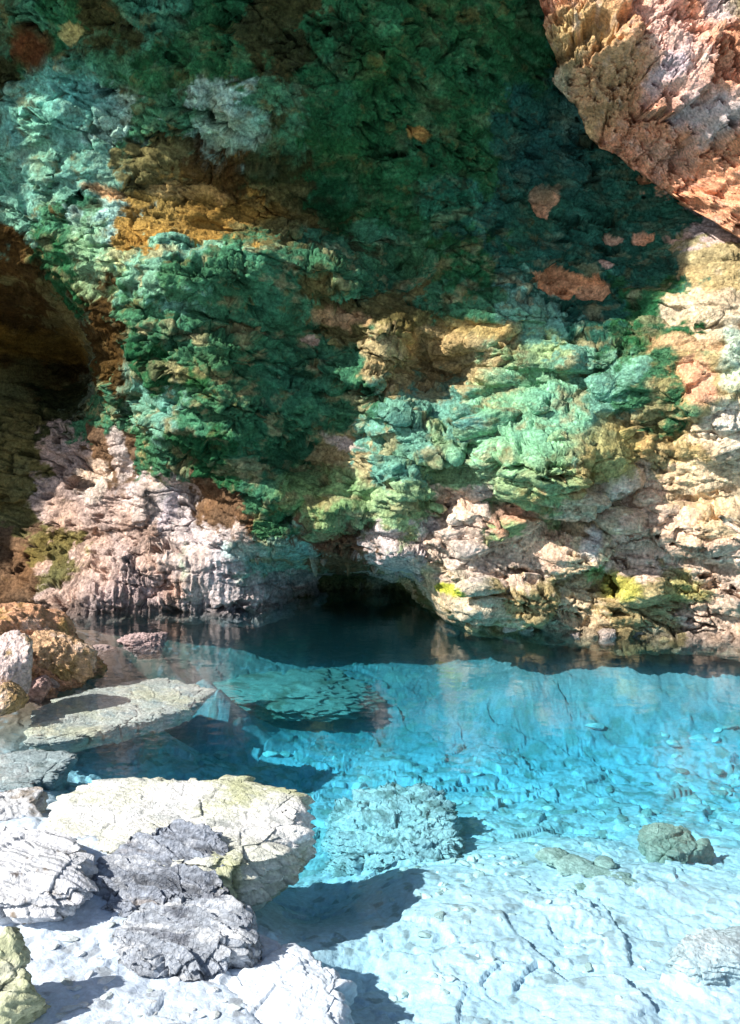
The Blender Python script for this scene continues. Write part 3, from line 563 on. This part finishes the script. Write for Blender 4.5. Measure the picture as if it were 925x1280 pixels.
# ------------------------------------------------------------------ rocks in and beside the water
def slab(name, outline, zt, zb_, mat, colour, label, cat='rock', under=.15, dome=.05, rough=1.0, layers=10, nA=300, nT=150, seed=1, tilt=(0, 0), group=None, edge_round=.12, step=.02, terr=None):
    p3 = np.array([at_z(q[0], q[1], q[2] if len(q) > 2 else zt) for q in outline]); pts = p3[:, :2]; c = (pts.min(0) + pts.max(0)) / 2
    if len(outline[0]) > 2:
        k_ = np.linalg.lstsq(np.column_stack([pts - c, np.ones(len(pts))]), p3[:, 2], rcond=None)[0]; tilt = k_[:2]; zt = k_[2]
    th, R = star_outline(pts, c, nA)
    tt = np.linspace(0, 1, nT); kt = .6
    rr = np.where(tt < kt, (tt / kt) ** .85, 1 - under * sstep(.25 if under > .3 else 0, .8 if under > .3 else 1, (tt - kt) / (1 - kt)))
    R = R * (1 + .07 * rough ** .5 * fbm(np.cos(th) * 3.5 + seed, np.sin(th) * 3.5, 0 * th, 6, seed + 90, .66))
    zz = np.where(tt < kt, zt + dome * (1 - (tt / kt) ** 2) - edge_round * (zt - zb_) * np.clip((tt / kt - .82) / .18, 0, 1) ** 2.2, 0)
    z_e = zt - edge_round * (zt - zb_)
    zz = np.where(tt >= kt, z_e + (zb_ - z_e) * (tt - kt) / (1 - kt), zz)
    TH, RR = np.meshgrid(th, rr, indexing='ij'); ZZ = np.broadcast_to(zz, TH.shape)
    gx = c[0] + np.cos(TH) * RR * R[:, None]; gy = c[1] + np.sin(TH) * RR * R[:, None]
    gz = ZZ + (tilt[0] * (gx - c[0]) + tilt[1] * (gy - c[1])) * np.clip((ZZ - zb_) / (zt - zb_), 0, 1)
    S = seed * 3.1
    n = fbm(gx * 4 + S, gy * 4, gz * 7, 5, seed, .58); rd = fbm(gx * 9 + S, gy * 9, gz * 15, 4, seed + 7, .6, True)
    f1, e1, _ = facets(gx * 5 + S, gy * 5 + gz * 3, seed + 40); f2, e2, _ = facets(gx * 13 + S, gy * 13 + gz * 9, seed + 50)
    lay = (gz + .06 * n + .10 * (gx - c[0])) * layers / max(zt - zb_, .1) * 1.0; lf = lay - np.floor(lay)
    side = np.clip((RR - .72) / .28, 0, 1)
    dr = np.clip(RR * 5, 0, 1) * (rough * (.05 * n + .02 * rd + .03 * f1) + side * .05 * (f1 - .8 * (1 - sstep(0, .12, e1))) + side * .02 * f2) + step * side * ((1 - lf) - .5)
    gx2 = gx + np.cos(TH) * dr; gy2 = gy + np.sin(TH) * dr
    gz2 = gz + rough * (1 - side * .6) * (.022 * n + .014 * (rd - .3) + .035 * f1 - .012 * (1 - sstep(0, .1, e1)) + .014 * f2)
    if terr:
        fq, am, ax_, ay_ = terr
        for q_, (mf, ma) in enumerate(((1, 1), (2.7, .5), (6.5, .22))):
            s2 = (gx * ax_ + gy * ay_ + .10 * fbm(gx * 2.5 + S, gy * 2.5, 0 * gx, 4, seed + 60 + q_)) * fq * mf; kk = np.floor(s2); ff = s2 - kk
            gz2 = gz2 + am * ma * np.clip(.6 + perlin(gx * 3 + kk * 5.1, kk * 3.7, gy * 0 + q_, seed + 70), 0, 1.4) * (sstep(0, .12, ff) * (1 - ff) - .3)
    V = np.stack([gx2, gy2, gz2], -1).reshape(-1, 3)
    cl = colour(V[:, 0], V[:, 1], V[:, 2])
    cl = cl * (1 - .42 * sstep(.075, .02, V[:, 2] + .03 * n.ravel()) * (zt > .05))[:, None]
    V0 = np.array([c[0], c[1], zb_]); 
    o = link(name, mesh(name, V - V0, grid_faces(nA, nT, True), np.clip(cl, .01, .85), mat), None, V0, label=label, category=cat)
    if group: o['group'] = group
    return o
def tint(base, *extra, vary=.3, sc=5.0, seed=0, st=(1, 1)):
    """base colour with patches: extra = (colour, scale, low, high, strength)"""
    def f(x, y, z):
        x, y = x * st[0] + .12 * y, y * st[1] + .25 * x * st[1]
        c = np.tile(np.array(base, float), (len(x), 1))
        for i, (cc, s, lo, hi, am) in enumerate(extra):
            k = am * sstep(lo, hi, fbm(x * s, y * s, z * s, 5, seed + 11 * i + 5, .6)); c = c * (1 - k[:, None]) + k[:, None] * np.array(cc)
        return c * (1 + vary * fbm(x * sc, y * sc, z * sc * 1.5, 5, seed + 3, .6) + .5 * vary * fbm(x * sc * 4, y * sc * 4, z * sc * 4, 4, seed + 4, .6))[:, None]
    return f
slab('limestone_slab', [(58,1012,0.265),(75,990,0.273),(108,973,0.279),(180,969,0.28),(260,969,0.28),(330,973,0.279),(370,980,0.276),(393,986,0.274),(386,1008,0.267),(378,1030,0.259),(352,1056,0.25),(318,1072,0.244),(270,1085,0.24),(200,1075,0.243),(120,1060,0.249),(70,1040,0.256)], .30, -.4, M_SLAB,
     tint((.62,.63,.56), ((.42,.44,.24), 2.6, -.05, .3, .8), ((.80,.80,.80), 1.6, .05, .35, .9), ((.30,.33,.34), 7, .15, .4, .6), seed=3), 'large pale limestone slab with a yellowish top and an undercut nose over deep water', under=.42, dome=.015, nA=420, nT=220, seed=2, edge_round=.05, step=.06, rough=.38)
slab('layered_rock', [(112,1092,0.204),(128,1070,0.246),(160,1050,0.284),(205,1036,0.31),(245,1042,0.299),(275,1052,0.28),(292,1062,0.261),(290,1085,0.218),(284,1110,0.17),(268,1128,0.136),(230,1140,0.114),(180,1142,0.11),(140,1135,0.123),(118,1115,0.161)], .28, .02, M_WET,
     tint((.25,.28,.34), ((.42,.44,.48), 9, .0, .3, .8), ((.06,.07,.09), 6, .05, .3, .85), ((.26,.21,.17), 4, .1, .35, .6), vary=.6, sc=9, seed=13, st=(.5, 2.2)), 'dark blue grey layered rock lying against the pale slab', under=-.05, dome=.015, rough=.16, layers=6, nA=460, nT=240, seed=5, step=.03, edge_round=.2, terr=(9, .085, -.25, -1))
slab('layered_rock', [(150,1168,0.145),(165,1146,0.175),(205,1132,0.194),(250,1128,0.2),(290,1128,0.2),(305,1140,0.183),(308,1160,0.156),(300,1180,0.128),(270,1200,0.101),(235,1215,0.08),(200,1212,0.084),(170,1195,0.108)], .24, -.06, M_WET,
     tint((.30,.33,.38), ((.55,.57,.60), 7, .0, .3, .85), ((.10,.11,.14), 8, .1, .35, .8), vary=.55, sc=9, seed=23, st=(.5, 2.0)), 'grey and white streaked layered rock below the dark one', under=-.03, dome=.015, rough=.2, layers=6, nA=420, nT=220, seed=8, step=.04, edge_round=.2, terr=(10, .07, -.2, -1))
slab('flat_rock', [(-60,1075,0.298),(-40,1045,0.332),(10,1038,0.34),(60,1040,0.338),(98,1050,0.326),(112,1062,0.312),(110,1080,0.292),(118,1100,0.269),(100,1120,0.246),(60,1132,0.232),(10,1134,0.23),(-40,1125,0.24)], .26, .10, M_SLAB,
     tint((.58,.59,.62), ((.17,.12,.07), 5, .10, .3, .9), ((.48,.50,.56), 4, .1, .35, .6), ((.08,.06,.05), 8, .3, .42, .9), seed=33), 'pale flat rock streaked with brown crevices on the white shore', under=.25, dome=.04, rough=.3, layers=4, nA=320, nT=170, seed=11, edge_round=.25, step=.05, terr=(4, .05, .3, 1))
slab('boulder', [(-60,1215,0.266),(-40,1185,0.323),(0,1176,0.34),(28,1182,0.329),(36,1200,0.295),(30,1225,0.247),(12,1242,0.215),(-30,1250,0.2)], .36, -.1, M_SLAB, tint((.42,.44,.28), ((.56,.55,.45), 4, .0, .3, .7), ((.2,.2,.1), 6, .2, .4, .6), seed=43), 'yellowish green boulder cut off by the edge of the white shore', under=.1, dome=.08, seed=14, nA=200, nT=110)
slab('white_ledge', [(262,1190),(300,1165),(322,1158),(360,1175),(400,1196),(432,1212),(440,1240),(436,1275),(400,1330),(330,1340),(270,1300),(250,1240)], .01, -.5, M_BED, tint((.63,.70,.78), ((.5,.55,.62), 5, .15, .4, .6), seed=53, vary=.15), 'low white ledge of rock breaking off into deeper water', under=.05, dome=.03, seed=17, nA=300, nT=150, rough=.5, edge_round=.15)
slab('sunken_slab', [(40,905),(60,880),(110,862),(160,850),(215,850),(262,860),(250,876),(200,893),(160,905),(110,918),(70,925),(30,925)], -.05, -.2, M_SLAB, tint((.52,.54,.51), ((.62,.59,.44), 2, -.05, .3, .8), ((.25,.33,.36), 5, .1, .35, .7), seed=63), 'long flat slab just under water beside the tawny outcrop', under=.12, dome=.0, seed=20, nA=320, nT=150, edge_round=.1, rough=.45, terr=(5, .03, .5, -1))
slab('sunken_slab', [(-40,965),(-20,945),(30,936),(70,937),(92,950),(70,965),(40,978),(0,985),(-30,982)], -.04, -.2, M_SLAB, tint((.36,.42,.44), ((.55,.56,.54), 4, .0, .35, .7), ((.12,.16,.16), 5, .15, .4, .7), seed=73), 'small grey slab awash beyond the big pale one', under=.12, dome=.0, seed=23, nA=240, nT=120, rough=.45)
slab('flat_rock', [(-40,1010),(-20,992),(20,985),(48,990),(58,1003),(40,1015),(0,1022)], .16, -.2, M_SLAB, tint((.55,.56,.58), ((.25,.2,.15), 6, .1, .35, .8), seed=83), 'thin grey plate of rock with a dark seam at the water', under=.1, dome=.03, seed=26, nA=220, nT=110, layers=5)
slab('sunken_rock', [(425,1040,-0.58),(435,1005,-0.571),(455,988,-0.552),(490,980,-0.519),(530,985,-0.482),(552,1003,-0.461),(558,1025,-0.456),(574,1045,-0.441),(560,1065,-0.454),(545,1082,-0.468),(500,1075,-0.51),(450,1072,-0.557)], -.30, -.74, M_SLAB, tint((.50,.57,.62), ((.60,.68,.74), 3, .0, .3, .8), ((.16,.20,.20), 6, .02, .28, .8), seed=103, vary=.4), 'grey green jagged rock standing underwater beside its dark shadow', under=-.12, dome=.03, seed=32, nA=320, nT=180, rough=1.7, step=.07, edge_round=.1, terr=(5, .035, -.15, -1))
slab('sunken_rock', [(805,1052),(815,1040),(835,1034),(862,1038),(874,1048),(884,1060),(860,1072),(830,1074),(808,1068)], -.32, -.6, M_SLAB, tint((.26,.31,.27), ((.4,.45,.4), 6, .0, .3, .6), seed=113), 'dark green rounded rock alone on the white floor', under=-.2, dome=.06, seed=35, nA=200, nT=110, edge_round=.4)
slab('sunken_rock', [(840,1195),(860,1172),(900,1166),(950,1172),(960,1200),(920,1212),(870,1210)], -.10, -.35, M_SLAB, tint((.42,.5,.55), ((.65,.7,.74), 5, .0, .35, .8), ((.2,.25,.28), 8, .2, .4, .7), seed=123), 'blue grey stone with a dark edge in the shallows', under=-.1, dome=.04, seed=38, nA=200, nT=110)
# low broken ribs of darker stone on the floor
for i, (a, b, w_, h_) in enumerate([(690,1072,22,10),(715,1082,26,9),(742,1090,24,9),(765,1098,26,8),(785,1106,18,8),(755,1078,16,7),(728,1108,15,7)]):
    q = at_z(a, b, -.3); s = q[1] / FPX; P, Fc = rock_shape(4, 900 + i, 12, 12, .16); P = rot(P * np.array([w_ * s, w_ * s * .9, h_ * s * .8]), 0, .1, .3 * i)
    cl = tint((.40,.46,.43), ((.2,.25,.22), 9, .0, .3, .7), seed=130 + i)(*(P + q).T)
    link('broken_stone', mesh('broken_stone', P, Fc, np.clip(cl, .01, .8), M_SLAB), None, q, label='grey green broken stone in the short chain across the white shallows', category='stone', group='stones of the broken chain in the shallows')
# tawny outcrop at the edge of the pool
def boulder(px, py, y, w_, h_, d_, seed, base, label, cat='rock', name='boulder', tiltd=0, sub=5, extra=(), rough=.13, mat=None, group=None):
    q = at_y(px, py, y); s = y / FPX; P, Fc = rock_shape(sub, seed, 13, 12, rough, 2.0)
    P = rot(P * np.array([w_ * s, d_ * s, h_ * s]), 0, math.radians(tiltd), .2)
    cl = tint(base, *extra, seed=seed % 90, vary=.4)(*(P + q).T)
    o = link(name, mesh(name, P, Fc, np.clip(cl, .01, .8), mat or M_CLIFF), None, q, label=label, category=cat)
    if group: o['group'] = group
    return o
OE = (((.42,.28,.09), 2.5, .1, .35, .7), ((.74,.56,.46), 3, .1, .35, .8), ((.14,.09,.03), 5, .2, .4, .7))
boulder(14, 812, 8.9, 92, 48, 90, 1001, (.64,.35,.21), 'big tawny outcrop sloping down into the water', tiltd=24, sub=6, extra=OE, name='outcrop', rough=.18)
boulder(14, 838, 7.7, 30, 38, 34, 1002, (.72,.58,.54), 'pale pink boulder in front of the tawny outcrop', extra=(((.3,.2,.05), 4, .15, .4, .8),))
boulder(70, 815, 8.6, 40, 30, 44, 1006, (.62,.40,.24), 'ochre boulder with dark cavities at the outcrop toe', tiltd=30, extra=OE, rough=.2)
boulder(48, 862, 8.2, 13, 17, 14, 1003, (.52,.35,.32), 'upright pinkish stone at the foot of the outcrop', cat='stone', name='stone', sub=4)
boulder(66, 857, 8.4, 9, 12, 10, 1004, (.58,.44,.38), 'small pale stone beside the upright pinkish one', cat='stone', name='stone', sub=4)
boulder(80, 852, 8.6, 9, 8, 9, 1008, (.44,.27,.22), 'small reddish stone lowest at the outcrop foot', cat='stone', name='stone', sub=4)
boulder(8, 875, 7.4, 26, 20, 30, 1009, (.46,.32,.17), 'brown mossy boulder wet at the waterline', extra=OE)
boulder(124, 813, 10.1, 16, 8, 12, 1010, (.46,.35,.33), 'smaller of two pinkish rocks breaking the surface', sub=4, rough=.2)
boulder(182, 806, 10.4, 28, 13, 20, 1011, (.46,.34,.33), 'larger knobbly pinkish rock breaking the surface', sub=5, rough=.28)

# stones strewn over the floor: a few shapes, copied
q = bed_point(375, 868) + np.array([0, 0, .02]); P, Fc = rock_shape(5, 1100, 9, 40, .3); P = P * np.array([.95, .75, .13])
link('sunken_rock', mesh('sunken_rock', P, Fc, np.clip(tint((.40,.36,.31), ((.20,.15,.10), 3, .0, .25, .8), seed=93)(*(P + q).T), .01, .8), M_SLAB), None, q, label='brown blotched sunken slab far out in the pool', category='rock')
SH = []
for k in range(7):
    P, Fc = rock_shape(3, 1200 + k, 8, 45, .14)
    base = [(.70,.73,.74), (.62,.66,.67), (.40,.45,.44), (.74,.76,.76), (.30,.35,.34), (.55,.6,.6), (.7,.72,.7)][k]
    cl = tint(base, seed=k, vary=.3)(*(P * 1.0).T); SH.append(mesh('stone', P, Fc, np.clip(cl, .02, .82), M_BED))
made = 0
while made < 170:
    if made % 8 == 0: cpx = rnd.uniform(250, 925); cpy = rnd.uniform(905, 1270)
    px = cpx + rnd.gauss(0, 55); py = cpy + rnd.gauss(0, 16)
    if not (0 < px < 925 and 895 < py < 1278): px = rnd.uniform(250, 925); py = rnd.uniform(905, 1270)
    if px < 300 and py < 1230 and (py > 960 or px < 270): continue
    if px < 440 and py > 960 and py < 1150: continue
    q = bed_point(px, py)
    if q[2] > .2 or q[1] < 2.5: continue
    s = q[1] / FPX * rnd.uniform(3, 8) * (.95 if py < 1050 else .7)
    deep_ = q[2] < -.5
    m_ = SH[rnd.choice([0, 1, 2, 3, 4, 5] if deep_ else [0, 1, 3, 5, 5, 2])]
    o = link('stone', m_, None, q + np.array([0, 0, -.08 * s]), category='stone',
             label='small stone strewn on the turquoise part of the pool floor' if deep_ else 'small stone strewn on the white shallow floor',
             group='stones on the deep floor' if deep_ else 'stones on the shallow floor')
    o.scale = (s * rnd.uniform(.9, 1.7), s * rnd.uniform(.9, 1.5), s * rnd.uniform(.45, .8)); o.rotation_euler = (rnd.uniform(-.3, .3), rnd.uniform(-.3, .3), rnd.uniform(0, 6.28)); made += 1

made = 0
while made < 46:
    px = rnd.uniform(0, 470); py = rnd.uniform(1140, 1276)
    if 140 < px < 315 and py < 1225: continue
    q = bed_point(px, py)
    if q[2] < -.02: continue
    s = q[1] / FPX * rnd.uniform(2.5, 7)
    o = link('stone', SH[rnd.choice([0, 1, 2, 3, 5, 5])], None, q + np.array([0, 0, .02 * s]), category='stone', label='small stone chip lying on the dry white shore', group='stone chips on the dry shore')
    o.scale = (s * rnd.uniform(.9, 2.0), s * rnd.uniform(.7, 1.2), s * rnd.uniform(.3, .6)); o.rotation_euler = (rnd.uniform(-.2, .2), rnd.uniform(-.2, .2), rnd.uniform(0, 6.28)); made += 1
